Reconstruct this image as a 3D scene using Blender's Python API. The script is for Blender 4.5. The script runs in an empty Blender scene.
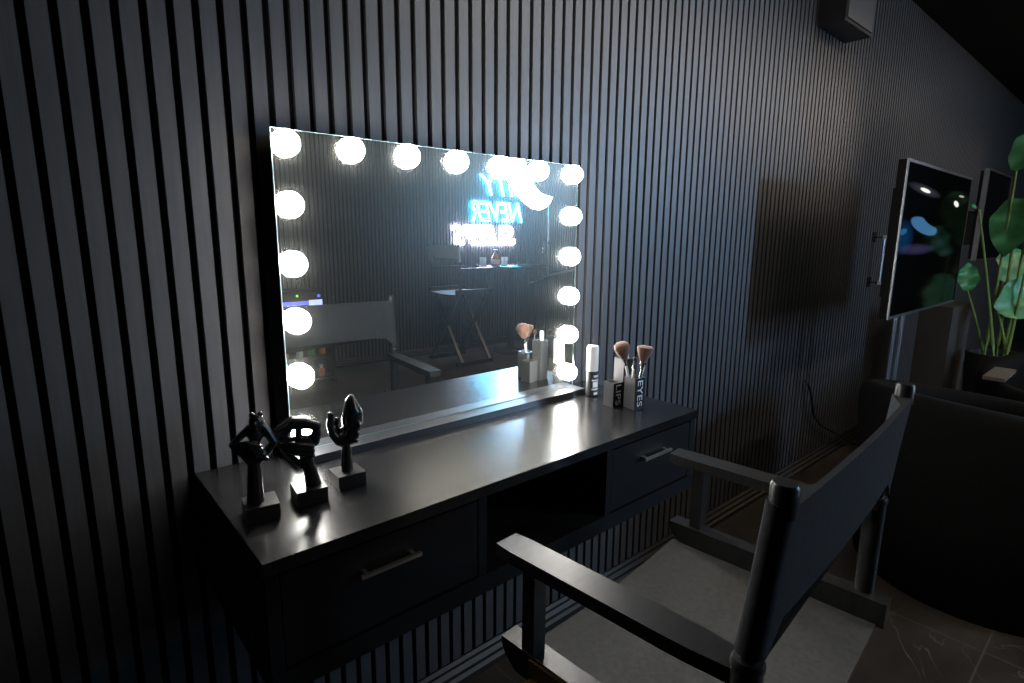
import bpy, bmesh, math, random
from mathutils import Vector, Matrix

random.seed(7)
SC = bpy.context.scene
COL = SC.collection
PI = math.pi

# ------------------------------------------------------------------ materials
def new_mat(name):
    m = bpy.data.materials.new(name)
    m.use_nodes = True
    return m, m.node_tree, m.node_tree.nodes['Principled BSDF']

def mat(name, col, rough=.5, metal=0., spec=.5, noise=0., nscale=40., emit=None, estr=0., coat=0., bump=0.,
        aniso_scale=None, sheen=0., trans=0.):
    m, nt, b = new_mat(name)
    b.inputs['Roughness'].default_value = rough
    b.inputs['Metallic'].default_value = metal
    b.inputs['Specular IOR Level'].default_value = spec
    b.inputs['Coat Weight'].default_value = coat
    b.inputs['Sheen Weight'].default_value = sheen
    b.inputs['Transmission Weight'].default_value = trans
    c4 = (*col, 1)
    b.inputs['Base Color'].default_value = c4
    if noise or bump:
        tc = nt.nodes.new('ShaderNodeTexCoord')
        mp = nt.nodes.new('ShaderNodeMapping')
        if aniso_scale: mp.inputs['Scale'].default_value = aniso_scale
        n = nt.nodes.new('ShaderNodeTexNoise')
        n.inputs['Scale'].default_value = nscale
        n.inputs['Detail'].default_value = 5
        nt.links.new(tc.outputs['Object'], mp.inputs['Vector'])
        nt.links.new(mp.outputs['Vector'], n.inputs['Vector'])
        if noise:
            r = nt.nodes.new('ShaderNodeValToRGB')
            r.color_ramp.elements[0].position = .3
            r.color_ramp.elements[1].position = .7
            r.color_ramp.elements[0].color = (*[max(0, x * (1 - noise)) for x in col], 1)
            r.color_ramp.elements[1].color = (*[min(1, x * (1 + noise)) for x in col], 1)
            nt.links.new(n.outputs['Fac'], r.inputs['Fac'])
            nt.links.new(r.outputs['Color'], b.inputs['Base Color'])
        if bump:
            bp = nt.nodes.new('ShaderNodeBump')
            bp.inputs['Strength'].default_value = bump
            bp.inputs['Distance'].default_value = .002
            nt.links.new(n.outputs['Fac'], bp.inputs['Height'])
            nt.links.new(bp.outputs['Normal'], b.inputs['Normal'])
    if emit:
        b.inputs['Emission Color'].default_value = (*emit, 1)
        b.inputs['Emission Strength'].default_value = estr
    return m

M = {}
M['slat'] = mat('slat_veneer', (.070, .071, .076), .45, noise=.10, nscale=18, aniso_scale=(6, 6, .35), spec=.4)
M['felt'] = mat('black_felt', (.006, .006, .007), .95, spec=.1)
M['skirt'] = mat('skirting_black', (.016, .016, .017), .45)
M['ceil'] = mat('ceiling_black', (.012, .012, .012), .9, spec=.1)
M['desk'] = mat('desk_black_satin', (.011, .011, .012), .235, noise=.25, nscale=30, spec=.42)
M['deskbody'] = mat('desk_black_body', (.008, .008, .009), .45, spec=.25)
M['handle'] = mat('handle_metal', (.75, .66, .55), .3, metal=1)
M['brass'] = mat('brass', (.9, .6, .22), .15, metal=1)
M['lacquer'] = mat('chair_black_lacquer', (.022, .022, .022), .33, noise=.3, nscale=25, aniso_scale=(1, 6, 1), spec=.5)
M['canvas'] = mat('chair_canvas', (.085, .085, .082), .85, noise=.15, nscale=90, bump=.25, spec=.2)
M['canvasblue'] = mat('chair_back_canvas', (.032, .035, .041), .8, noise=.12, nscale=90, bump=.25, spec=.2)
M['statue'] = mat('statue_black_resin', (.016, .016, .017), .2, spec=.6)
M['plinth'] = mat('statue_base_black', (.02, .02, .02), .35, noise=.2, nscale=40)
M['white'] = mat('white_plastic', (.8, .8, .78), .35)
M['text'] = mat('white_print', (.85, .85, .85), .5)
M['blackgloss'] = mat('black_acrylic', (.015, .015, .017), .12, spec=.6)
M['rubber'] = mat('black_plastic', (.02, .02, .021), .5)
M['bristle'] = mat('bristle_brown', (.15, .058, .028), .75, noise=.35, nscale=60, aniso_scale=(4, 4, .6), sheen=.4)
M['bristletan'] = mat('bristle_tan', (.55, .36, .22), .75, noise=.2, nscale=60, aniso_scale=(4, 4, .6))
M['silver'] = mat('silver', (.8, .8, .78), .22, metal=1)
M['steel'] = mat('brushed_steel', (.5, .5, .52), .35, metal=1)
M['glassedge'] = mat('glass_edge', (.55, .8, .78), .1, spec=.8)
M['tub'] = mat('armchair_dark_fabric', (.008, .0078, .0076), .9, noise=.2, nscale=70, bump=.2, spec=.12)
M['tvblack'] = mat('tv_back_black', (.006, .006, .006), .7, spec=.15)
M['alu'] = mat('mirror_foot_satin', (.035, .037, .042), .30, spec=.6)
M['cupfront'] = mat('cup_front_black', (.012, .012, .013), .6, spec=.2)
M['canvaspale'] = mat('stool_canvas_pale', (.42, .45, .48), .8, noise=.12, nscale=90, spec=.2)
M['darksteel'] = mat('dark_steel', (.22, .22, .23), .4, metal=1)
M['satin'] = mat('cup_satin_metal', (.34, .34, .35), .34, metal=.85)
M['pot'] = mat('planter_charcoal', (.02, .02, .02), .6, noise=.2, nscale=10)
M['greybox'] = mat('plinth_grey', (.045, .042, .038), .7, noise=.15, nscale=8)
M['oak'] = mat('tray_wood', (.17, .13, .10), .5, noise=.2, nscale=12, aniso_scale=(1, 8, 1))
M['leaf'] = mat('leaf_green', (.065, .28, .10), .42, noise=.3, nscale=14, spec=.45)
M['stem'] = mat('stem_green', (.16, .24, .05), .5, noise=.2, nscale=10)
M['soil'] = mat('soil', (.02, .014, .01), .95, noise=.5, nscale=60)
M['amber'] = mat('amber_glass', (.45, .18, .05), .1)
M['clear'] = mat('tumbler_glass', (.9, .93, .95), .15, trans=.45)
M['greenp'] = mat('green_label', (.1, .45, .12), .4)
M['orangep'] = mat('orange_label', (.7, .2, .05), .4)
M['peachp'] = mat('peach_label', (.6, .35, .22), .4)
M['bulb'] = mat('bulb_glow', (1, 1, 1), .3, emit=(1., .955, .90), estr=80)
M['neon_cyan'] = mat('neon_cyan', (.1, .5, .6), .4, emit=(.03, .60, 1.), estr=75)
M['neon_white'] = mat('neon_white', (.8, .7, .8), .4, emit=(.84, .76, 1.), estr=75)
M['moonlight'] = mat('lamp_diffuser', (.9, .9, .9), .4, emit=(.62, .80, 1.), estr=22)
M['warmtube'] = mat('pendant_diffuser', (.9, .85, .8), .4, emit=(1., .90, .78), estr=1.5)
M['led_blue'] = mat('led_blue', (.05, .05, .3), .4, emit=(.12, .15, 1.), estr=1.6)
M['led_pale'] = mat('led_pale_blue', (.2, .2, .4), .4, emit=(.5, .55, 1.), estr=1.6)
M['led_green'] = mat('led_green', (.05, .3, .05), .4, emit=(.35, 1., .05), estr=2.5)

def mirror_mat():
    m, nt, b = new_mat('mirror_silvering')
    out = nt.nodes['Material Output']
    b.inputs['Base Color'].default_value = (.83, .88, .865, 1)
    b.inputs['Metallic'].default_value = 1
    b.inputs['Roughness'].default_value = .0
    g = nt.nodes.new('ShaderNodeBsdfGlossy')
    g.inputs['Color'].default_value = (.8, .85, .8, 1)
    g.inputs['Roughness'].default_value = .33
    d = nt.nodes.new('ShaderNodeBsdfDiffuse')
    d.inputs['Color'].default_value = (.8, .85, .8, 1)
    mx = nt.nodes.new('ShaderNodeMixShader'); mx.inputs[0].default_value = .045
    mx2 = nt.nodes.new('ShaderNodeMixShader'); mx2.inputs[0].default_value = .010
    nt.links.new(b.outputs[0], mx.inputs[1]); nt.links.new(g.outputs[0], mx.inputs[2])
    nt.links.new(mx.outputs[0], mx2.inputs[1]); nt.links.new(d.outputs[0], mx2.inputs[2])
    nt.links.new(mx2.outputs[0], out.inputs['Surface'])
    return m
M['mirror'] = mirror_mat()

def floor_mat():
    m, nt, b = new_mat('dark_marble_tile')
    L = nt.links
    tc = nt.nodes.new('ShaderNodeTexCoord')
    n1 = nt.nodes.new('ShaderNodeTexNoise'); n1.inputs['Scale'].default_value = 2.4; n1.inputs['Detail'].default_value = 9
    n1.inputs['Distortion'].default_value = 1.1
    L.new(tc.outputs['Object'], n1.inputs['Vector'])
    r1 = nt.nodes.new('ShaderNodeValToRGB')
    r1.color_ramp.elements[0].position = .3; r1.color_ramp.elements[0].color = (.030, .024, .019, 1)
    r1.color_ramp.elements[1].position = .75; r1.color_ramp.elements[1].color = (.085, .068, .054, 1)
    L.new(n1.outputs['Fac'], r1.inputs['Fac'])
    # veins: thin band of a second noise around its middle value
    n2 = nt.nodes.new('ShaderNodeTexNoise'); n2.inputs['Scale'].default_value = 1.7; n2.inputs['Detail'].default_value = 4
    n2.inputs['Distortion'].default_value = 1.8
    L.new(tc.outputs['Object'], n2.inputs['Vector'])
    s = nt.nodes.new('ShaderNodeMath'); s.operation = 'SUBTRACT'; s.inputs[1].default_value = .5
    a = nt.nodes.new('ShaderNodeMath'); a.operation = 'ABSOLUTE'
    L.new(n2.outputs['Fac'], s.inputs[0]); L.new(s.outputs[0], a.inputs[0])
    r2 = nt.nodes.new('ShaderNodeValToRGB')
    r2.color_ramp.elements[0].position = 0; r2.color_ramp.elements[0].color = (1, 1, 1, 1)
    r2.color_ramp.elements[1].position = .006; r2.color_ramp.elements[1].color = (0, 0, 0, 1)
    L.new(a.outputs[0], r2.inputs['Fac'])
    n3 = nt.nodes.new('ShaderNodeTexNoise'); n3.inputs['Scale'].default_value = 3.1
    L.new(tc.outputs['Object'], n3.inputs['Vector'])
    r3 = nt.nodes.new('ShaderNodeValToRGB'); r3.color_ramp.elements[0].position = .5; r3.color_ramp.elements[1].position = .62
    L.new(n3.outputs['Fac'], r3.inputs['Fac'])
    mm = nt.nodes.new('ShaderNodeMath'); mm.operation = 'MULTIPLY'
    L.new(r2.outputs['Color'], mm.inputs[0]); L.new(r3.outputs['Color'], mm.inputs[1])
    mx = nt.nodes.new('ShaderNodeMixRGB'); mx.inputs[2].default_value = (.22, .18, .135, 1)
    L.new(mm.outputs[0], mx.inputs[0]); L.new(r1.outputs['Color'], mx.inputs[1])
    # joints every 0.6 m
    br = nt.nodes.new('ShaderNodeTexBrick')
    br.offset = 0; br.squash = 1
    br.inputs['Scale'].default_value = 1; br.inputs['Brick Width'].default_value = .6; br.inputs['Row Height'].default_value = .6
    br.inputs['Mortar Size'].default_value = .003; br.inputs['Mortar Smooth'].default_value = .1
    br.inputs['Color1'].default_value = (1, 1, 1, 1); br.inputs['Color2'].default_value = (1, 1, 1, 1); br.inputs['Mortar'].default_value = (0, 0, 0, 1)
    mp = nt.nodes.new('ShaderNodeMapping'); mp.inputs['Location'].default_value = (-1.83, .98, 0)
    L.new(tc.outputs['Object'], mp.inputs['Vector']); L.new(mp.outputs['Vector'], br.inputs['Vector'])
    m2 = nt.nodes.new('ShaderNodeMixRGB'); m2.inputs[1].default_value = (.11, .09, .07, 1)
    L.new(br.outputs['Color'], m2.inputs[0]); L.new(mx.outputs['Color'], m2.inputs[2])
    L.new(m2.outputs['Color'], b.inputs['Base Color'])
    b.inputs['Roughness'].default_value = .38
    b.inputs['Specular IOR Level'].default_value = .4
    return m
M['floor'] = floor_mat()

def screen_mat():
    """dark display, room reflections painted in emission: blue crescent, soft blue band, pale bars (object space, metres, origin at screen centre)"""
    m, nt, b = new_mat('display_painted_reflections')
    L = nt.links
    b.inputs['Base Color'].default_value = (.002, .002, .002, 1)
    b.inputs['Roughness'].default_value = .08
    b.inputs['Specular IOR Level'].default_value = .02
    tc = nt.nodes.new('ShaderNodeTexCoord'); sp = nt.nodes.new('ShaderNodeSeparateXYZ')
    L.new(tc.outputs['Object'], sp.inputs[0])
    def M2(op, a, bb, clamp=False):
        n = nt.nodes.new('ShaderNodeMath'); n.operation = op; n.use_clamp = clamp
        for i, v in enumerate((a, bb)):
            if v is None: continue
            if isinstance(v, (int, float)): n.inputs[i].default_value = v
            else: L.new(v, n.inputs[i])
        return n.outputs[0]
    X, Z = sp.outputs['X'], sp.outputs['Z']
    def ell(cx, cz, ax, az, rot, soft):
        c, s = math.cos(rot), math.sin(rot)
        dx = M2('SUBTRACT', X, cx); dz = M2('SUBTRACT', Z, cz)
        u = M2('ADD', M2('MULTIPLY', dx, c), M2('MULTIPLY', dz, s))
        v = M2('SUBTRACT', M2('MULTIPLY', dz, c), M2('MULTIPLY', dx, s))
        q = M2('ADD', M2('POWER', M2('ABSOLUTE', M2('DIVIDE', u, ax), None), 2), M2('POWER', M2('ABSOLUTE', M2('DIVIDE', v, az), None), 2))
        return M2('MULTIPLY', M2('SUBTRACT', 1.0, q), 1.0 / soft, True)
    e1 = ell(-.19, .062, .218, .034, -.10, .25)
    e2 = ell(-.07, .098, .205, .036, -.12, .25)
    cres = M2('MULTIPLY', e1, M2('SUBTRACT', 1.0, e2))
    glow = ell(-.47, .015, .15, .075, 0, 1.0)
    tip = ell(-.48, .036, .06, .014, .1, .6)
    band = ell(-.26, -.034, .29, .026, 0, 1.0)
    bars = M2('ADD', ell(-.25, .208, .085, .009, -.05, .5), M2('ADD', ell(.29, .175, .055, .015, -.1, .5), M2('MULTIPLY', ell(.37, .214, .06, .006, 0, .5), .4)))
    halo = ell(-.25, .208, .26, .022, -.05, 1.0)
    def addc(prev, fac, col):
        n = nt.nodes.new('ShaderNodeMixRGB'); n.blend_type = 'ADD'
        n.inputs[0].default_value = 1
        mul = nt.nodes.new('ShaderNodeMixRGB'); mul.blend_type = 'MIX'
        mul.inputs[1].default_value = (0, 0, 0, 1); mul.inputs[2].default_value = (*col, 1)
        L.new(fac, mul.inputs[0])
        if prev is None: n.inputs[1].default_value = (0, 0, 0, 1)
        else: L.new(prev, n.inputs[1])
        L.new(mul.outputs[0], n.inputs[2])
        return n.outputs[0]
    c = addc(None, cres, (.045, .14, .28))  # reflected lamp, sign glow and ceiling strips painted as emission
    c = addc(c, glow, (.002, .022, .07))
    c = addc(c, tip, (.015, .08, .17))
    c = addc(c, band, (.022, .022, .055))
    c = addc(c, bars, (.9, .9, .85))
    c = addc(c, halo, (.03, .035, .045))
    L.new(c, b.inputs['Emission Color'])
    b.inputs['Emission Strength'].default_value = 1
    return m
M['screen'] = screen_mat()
M['screenoff'] = mat('display_off', (.005, .005, .006), .1, spec=.6)

# ------------------------------------------------------------------ geometry helpers
def obj(name, bm, m, parent=None, loc=None, smooth=False, bevel=0, seg=2, auto=True):
    if bevel:
        bmesh.ops.bevel(bm, geom=[e for e in bm.edges if len(e.link_faces) == 2 and e.calc_face_angle(0) > .6],
                        offset=bevel, segments=seg, affect='EDGES', profile=.5, clamp_overlap=True)
    bmesh.ops.recalc_face_normals(bm, faces=bm.faces)
    me = bpy.data.meshes.new(name)
    bm.to_mesh(me); bm.free()
    o = bpy.data.objects.new(name, me)
    COL.objects.link(o)
    mats = m if isinstance(m, (list, tuple)) else [m]
    for x in mats: me.materials.append(x)
    if smooth:
        for p in me.polygons: p.use_smooth = True
        if auto: sharp(me, .7)
    if parent: o.parent = parent
    if loc: o.location = loc
    return o

def sharp(me, ang):
    bm = bmesh.new(); bm.from_mesh(me)
    for e in bm.edges:
        e.smooth = not (len(e.link_faces) == 2 and e.calc_face_angle(0) > ang)
    bm.to_mesh(me); bm.free()

def thing(name, label, cat, loc=(0, 0, 0), rz=0, group=None):
    o = bpy.data.objects.new(name, None); COL.objects.link(o)
    o.empty_display_size = .05
    o.location = loc; o.rotation_euler = (0, 0, rz)
    return tag(o, label, cat, group)

def tag(o, label, cat, group=None):
    o['label'] = label; o['category'] = cat
    if group: o['group'] = group
    return o

def struct(o):
    o['kind'] = 'structure'
    return o

def box(bm, x0, x1, y0, y1, z0, z1, mtx=None, mi=0):
    vs = [bm.verts.new((x, y, z)) for x in (x0, x1) for y in (y0, y1) for z in (z0, z1)]
    fs = []
    for idx in ((0, 1, 3, 2), (4, 6, 7, 5), (0, 4, 5, 1), (2, 3, 7, 6), (0, 2, 6, 4), (1, 5, 7, 3)):
        f = bm.faces.new([vs[i] for i in idx]); f.material_index = mi; fs.append(f)
    if mtx: bmesh.ops.transform(bm, matrix=mtx, verts=vs)
    return vs

def frame_of(a, b):
    a, b = Vector(a), Vector(b)
    d = (b - a).normalized()
    up = Vector((0, 0, 1)) if abs(d.z) < .9 else Vector((0, 1, 0))
    x = d.cross(up).normalized(); y = x.cross(d)
    return x, y, d

def bar(bm, a, b, w, h, up=None):
    """rectangular bar from a to b: w across, h along up"""
    a, b = Vector(a), Vector(b)
    d = (b - a).normalized()
    upv = Vector(up) if up else (Vector((0, 0, 1)) if abs(d.z) < .95 else Vector((0, 1, 0)))
    x = d.cross(upv).normalized(); y = x.cross(d)
    vs = []
    for p in (a, b):
        for sx, sy in ((-1, -1), (1, -1), (1, 1), (-1, 1)):
            vs.append(bm.verts.new(p + x * sx * w / 2 + y * sy * h / 2))
    for idx in ((3, 2, 1, 0), (4, 5, 6, 7), (0, 1, 5, 4), (1, 2, 6, 5), (2, 3, 7, 6), (3, 0, 4, 7)):
        bm.faces.new([vs[i] for i in idx])
    return vs

def tube(bm, pts, rad, n=10, cap=True):
    pts = [Vector(p) for p in pts]
    rs = rad if isinstance(rad, (list, tuple)) else [rad] * len(pts)
    rings = []
    prev = None
    for i, p in enumerate(pts):
        t = (pts[min(i + 1, len(pts) - 1)] - pts[max(i - 1, 0)]).normalized()
        if prev is None:
            x, y, _ = frame_of((0, 0, 0), t)
        else:
            x = (prev - t * prev.dot(t)).normalized(); y = t.cross(x)
        prev = x
        rings.append([bm.verts.new(p + (x * math.cos(2 * PI * k / n) + y * math.sin(2 * PI * k / n)) * rs[i]) for k in range(n)])
    for a, b in zip(rings, rings[1:]):
        for k in range(n):
            bm.faces.new((a[k], a[(k + 1) % n], b[(k + 1) % n], b[k]))
    if cap:
        bm.faces.new(rings[0][::-1]); bm.faces.new(rings[-1])
    return rings

def lathe(bm, prof, n=24, c=(0, 0, 0), mtx=None):
    """profile list of (r, z)"""
    c = Vector(c); rings = []; new = []
    for r, z in prof:
        if r < 1e-5:
            v = bm.verts.new(c + Vector((0, 0, z))); rings.append([v]); new.append(v)
        else:
            rg = [bm.verts.new(c + Vector((r * math.cos(2 * PI * k / n), r * math.sin(2 * PI * k / n), z))) for k in range(n)]
            rings.append(rg); new += rg
    for a, b in zip(rings, rings[1:]):
        for k in range(n):
            if len(a) == 1 and len(b) == 1: continue
            if len(a) == 1: bm.faces.new((a[0], b[k], b[(k + 1) % n]))
            elif len(b) == 1: bm.faces.new((a[k], a[(k + 1) % n], b[0]))
            else: bm.faces.new((a[k], a[(k + 1) % n], b[(k + 1) % n], b[k]))
    for rg in (rings[0], rings[-1]):
        if len(rg) > 1: bm.faces.new(rg)
    if mtx: bmesh.ops.transform(bm, matrix=mtx, verts=new)
    return new

def ball(bm, c, r, mtx=None, sub=2, scale=(1, 1, 1), rot=None):
    m = Matrix.Translation(Vector(c))
    if rot: m = m @ rot
    m = m @ Matrix.Diagonal((r * scale[0], r * scale[1], r * scale[2], 1))
    if mtx: m = mtx @ m
    bmesh.ops.create_icosphere(bm, subdivisions=sub, radius=1, matrix=m)

def limb(bm, pts, rads):
    pts = [Vector(p) for p in pts]
    for i in range(len(pts) - 1):
        L = (pts[i + 1] - pts[i]).length
        k = max(2, int(L / (min(rads[i], rads[i + 1]) * .35)))
        for j in range(k + 1):
            t = j / k
            ball(bm, pts[i].lerp(pts[i + 1], t), rads[i] * (1 - t) + rads[i + 1] * t)

def remeshed(name, bm, m, parent, voxel, smooth_it=6):
    me = bpy.data.meshes.new(name); bm.to_mesh(me); bm.free()
    o = bpy.data.objects.new(name, me); COL.objects.link(o)
    r = o.modifiers.new('r', 'REMESH'); r.mode = 'VOXEL'; r.voxel_size = voxel
    s = o.modifiers.new('s', 'SMOOTH'); s.iterations = smooth_it; s.factor = .5
    dg = bpy.context.evaluated_depsgraph_get()
    me2 = bpy.data.meshes.new_from_object(o.evaluated_get(dg))
    o.modifiers.clear(); o.data = me2
    me2.name = name
    bpy.data.meshes.remove(me)
    me2.materials.clear(); me2.materials.append(m)
    for p in me2.polygons: p.use_smooth = True
    o.parent = parent
    return o

def text_mesh(body, outline=0., extrude=0.):
    cu = bpy.data.curves.new('t', 'FONT'); cu.body = body; cu.size = 1
    if outline:
        cu.fill_mode = 'NONE'; cu.bevel_depth = outline; cu.bevel_resolution = 1
    cu.extrude = extrude
    cu.resolution_u = 4
    o = bpy.data.objects.new('t', cu); COL.objects.link(o)
    dg = bpy.context.evaluated_depsgraph_get()
    me = bpy.data.meshes.new_from_object(o.evaluated_get(dg))
    bpy.data.objects.remove(o); bpy.data.curves.remove(cu)
    bm = bmesh.new(); bm.from_mesh(me); bpy.data.meshes.remove(me)
    return bm

def bounds(bm):
    xs = [v.co.x for v in bm.verts]; ys = [v.co.y for v in bm.verts]
    return min(xs), max(xs), min(ys), max(ys)

# ------------------------------------------------------------------ room
X0, X1, YB, H = -1.75, 9.0, -4.07, 2.62
PITCH, GAP = .04, .0128
def slat_wall(name, x0, x1, face_y, sgn, phase):
    """slatted cladding; sgn -1: slats look to -y, their front at face_y; felt 10 mm behind"""
    bm = bmesh.new()
    k0 = math.floor((x0 - phase) / PITCH); k1 = math.ceil((x1 - phase) / PITCH)
    d = -sgn * .011
    for k in range(k0, k1):
        a = phase + k * PITCH + GAP / 2; b = phase + (k + 1) * PITCH - GAP / 2
        a = max(a, x0); b = min(b, x1)
        if b - a < .004: continue
        y0, y1 = sorted((face_y, face_y + d))
        box(bm, a, b, y0, y1, .0, H)
    ya, yb = sorted((face_y + d, face_y + d * 6))
    box(bm, x0, x1, ya, yb, 0, H, mi=1)
    return struct(obj(name, bm, [M['slat'], M['felt']]))
slat_wall('wall_front', X0, X1, 0, -1, -.2643)
slat_wall('wall_back', X0, X1, YB, 1, -.25)
for nm, xa, xb in (('wall_left', X0 - .08, X0), ('wall_right', X1, X1 + .08)):
    bm = bmesh.new(); box(bm, xa, xb, YB - .06, .06, 0, H); struct(obj(nm, bm, M['ceil']))
bm = bmesh.new(); box(bm, X0 - .08, X1 + .08, YB - .07, .07, -.06, 0); struct(obj('floor', bm, M['floor']))
bm = bmesh.new(); box(bm, X0 - .08, X1 + .08, YB - .07, .07, H, H + .06); struct(obj('ceiling', bm, M['ceil']))
def skirting(name, y, s):
    bm = bmesh.new()
    # stepped profile moulding (y measured away from the wall)
    prof = [(0, 0), (.030, 0), (.030, .018), (.022, .026), (.022, .038), (.013, .048), (.013, .058), (.006, .066), (0, .066)]
    lo = [bm.verts.new((X0, y + s * p, z)) for p, z in prof]
    hi = [bm.verts.new((X1, y + s * p, z)) for p, z in prof]
    n = len(prof)
    for i in range(n):
        bm.faces.new((lo[i], lo[(i + 1) % n], hi[(i + 1) % n], hi[i]))
    bm.faces.new(lo); bm.faces.new(hi[::-1])
    return struct(obj(name, bm, M['skirt']))
skirting('baseboard_front', 0, -1)
skirting('baseboard_back', YB, 1)

# ------------------------------------------------------------------ vanity desk (wall hung)
DZ = .81
desk = thing('vanity_desk', 'long black wall-hung dressing table with two drawers and an open middle shelf', 'dressing table', (.466, -.203, .587))
def dpart(name, bm, m, parent=None, **k):
    p = parent or desk
    o = obj(name, bm, m, None, **k)
    o.data.transform(Matrix.Translation((-.466, .203, -.587)))
    o.parent = p
    return o
bm = bmesh.new(); box(bm, -.098, 1.030, -.406, -.0005, .788, DZ); dpart('desk_top', bm, M['desk'], bevel=.002)
bm = bmesh.new()
box(bm, -.096, -.076, -.402, -.001, .625, .788); box(bm, 1.006, 1.028, -.402, -.001, .625, .788)
box(bm, .288, .308, -.402, -.001, .625, .788); box(bm, .660, .680, -.402, -.001, .625, .788)
box(bm, -.076, 1.006, -.013, -.001, .625, .788)
dpart('carcass', bm, M['deskbody'])
bm = bmesh.new(); box(bm, -.097, 1.029, -.405, -.001, .587, .6255); dpart('bottom_board', bm, M['deskbody'], bevel=.001)
def drawer(x0, x1, hx0, hx1):
    bm = bmesh.new(); box(bm, x0, x1, -.401, -.383, .629, .781)
    box(bm, x0 + .012, x1 - .012, -.383, -.03, .64, .65)
    d = dpart('drawer', bm, M['deskbody'], bevel=.0012)
    bm = bmesh.new()
    box(bm, hx0, hx1, -.4195, -.413, .7315, .7375)
    for x in (hx0 + .012, hx1 - .012): box(bm, x - .004, x + .003, -.4135, -.400, .732, .737)
    h = dpart('handle', bm, M['handle'], d, bevel=.0008)
    h['label'] = 'slim brass coloured bar handle'
drawer(-.074, .286, .043, .154)
drawer(.682, 1.004, .787, .899)

# ------------------------------------------------------------------ vanity mirror with bulbs
GY = -.0605
vm = thing('vanity_mirror', 'big frameless mirror edged with glowing round bulbs standing on the dressing table', 'mirror', (.478, -.06, DZ))
def vpart(name, bm, m, parent=None, **k):
    o = obj(name, bm, m, None, **k)
    o.data.transform(Matrix.Translation((-.478, .06, -DZ)))
    o.parent = parent or vm
    return o
MX0, MX1, MZ0, MZ1 = .069, .905, .8275, 1.463
bm = bmesh.new(); box(bm,   .062, .912, -.106, -.020, DZ, .827); vpart('base', bm, M['alu'], bevel=.0015)
bm = bmesh.new(); box(bm, MX0 + .012, MX1 - .012, GY + .0055, -.020, .827, MZ1 - .012); vpart('back_box', bm, M['rubber'])
bm = bmesh.new(); box(bm, MX0, MX1, GY + .0003, GY + .005, MZ0, MZ1); vpart('glass_edge', bm, M['glassedge'])
bm = bmesh.new()
v = [bm.verts.new(p) for p in ((MX0 + .001, GY, MZ0 + .001), (MX1 - .001, GY, MZ0 + .001), (MX1 - .001, GY, MZ1 - .001), (MX0 + .001, GY, MZ1 - .001))]
bm.faces.new(v)
f2 = [bm.verts.new((p.co.x, GY + .0003, p.co.z)) for p in v]
bm.faces.new(f2[::-1])
for i in range(4): bm.faces.new((v[i], v[(i + 1) % 4], f2[(i + 1) % 4], f2[i]))
vpart('mirror_glass', bm, M['mirror'])
bulb_pts = []
bx = [.095 + .1309 * i for i in range(7)]
bz = [1.437 - .1127 * i for i in range(6)]
for x in bx: bulb_pts.append((x, bz[0]))
for z in bz[1:]: bulb_pts += [(bx[0], z), (bx[6], z)]
BR = .0250
globe0 = sock0 = None
for x, z in bulb_pts:
    if globe0 is None:
        bm = bmesh.new()   # half-round globe seated on a thin collar
        lathe(bm, [(BR * .90, .0035)] + [(BR * math.cos(q), .006 + .0255 * math.sin(q)) for q in [PI / 2 * k / 12 for k in range(12)]] + [(0, .0315)], 32, mtx=Matrix.Rotation(PI / 2, 4, 'X'))
        globe0 = obj('light_bulb', bm, M['bulb'], vm, smooth=True, auto=False)
        bm = bmesh.new(); lathe(bm, [(.0215, 0), (.0225, .001), (.0225, .0036)], 24, mtx=Matrix.Rotation(PI / 2, 4, 'X'))
        sock0 = obj('socket', bm, M['white'], globe0, smooth=True)
        g, s = globe0, sock0
    else:
        g = globe0.copy(); COL.objects.link(g); s = sock0.copy(); COL.objects.link(s); s.parent = g
    g.location = (x - .478, GY - .0001 + .06, z - DZ)
bm = bmesh.new()
tube(bm, [(.889, -.035, 1.03), (.893, -.040, 1.00), (.900, -.045, .965), (.912, -.05, .93), (.920, -.052, .88), (.922, -.045, .835), (.921, -.03, .8130), (.920, -.014, .8128)], .0021, 8)
o = vpart('power_cord', bm, M['white'], smooth=True); o['label'] = 'white power cord'

# ------------------------------------------------------------------ bottle and brush cups on the desk
t = thing('spray_bottle', 'slim black bottle with a tall white cap beside the mirror', 'bottle', (.9145, -.129, DZ))
bm = bmesh.new(); lathe(bm, [(.015, 0), (.017, .002), (.017, .072), (.016, .076)], 28)
obj('bottle_body', bm, M['rubber'], t, smooth=True)
bm = bmesh.new(); lathe(bm, [(.0158, .0745), (.0172, .0755), (.0176, .142), (.0158, .1485), (.006, .150), (0, .150)], 28)
obj('cap', bm, M['white'], t, smooth=True)
bm = bmesh.new()
for z0, z1, a0, a1 in ((.058, .064, -1.9, .2), (.047, .051, -2.2, .3), (.028, .044, -2.0, .1), (.020, .025, -2.2, .3), (.006, .013, -1.8, 0)):
    n = 14; prev = None
    for k in range(n + 1):
        a = a0 - .25 + (a1 - a0) * k / n
        cur = [bm.verts.new((r * math.cos(a), r * math.sin(a), z)) for r, z in ((.0169, z0), (.0174, z0), (.0174, z1), (.0169, z1))]
        if prev:
            for i in range(4): bm.faces.new((prev[i], prev[(i + 1) % 4], cur[(i + 1) % 4], cur[i]))
        prev = cur
obj('label_print', bm, M['text'], t, smooth=False)

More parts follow.
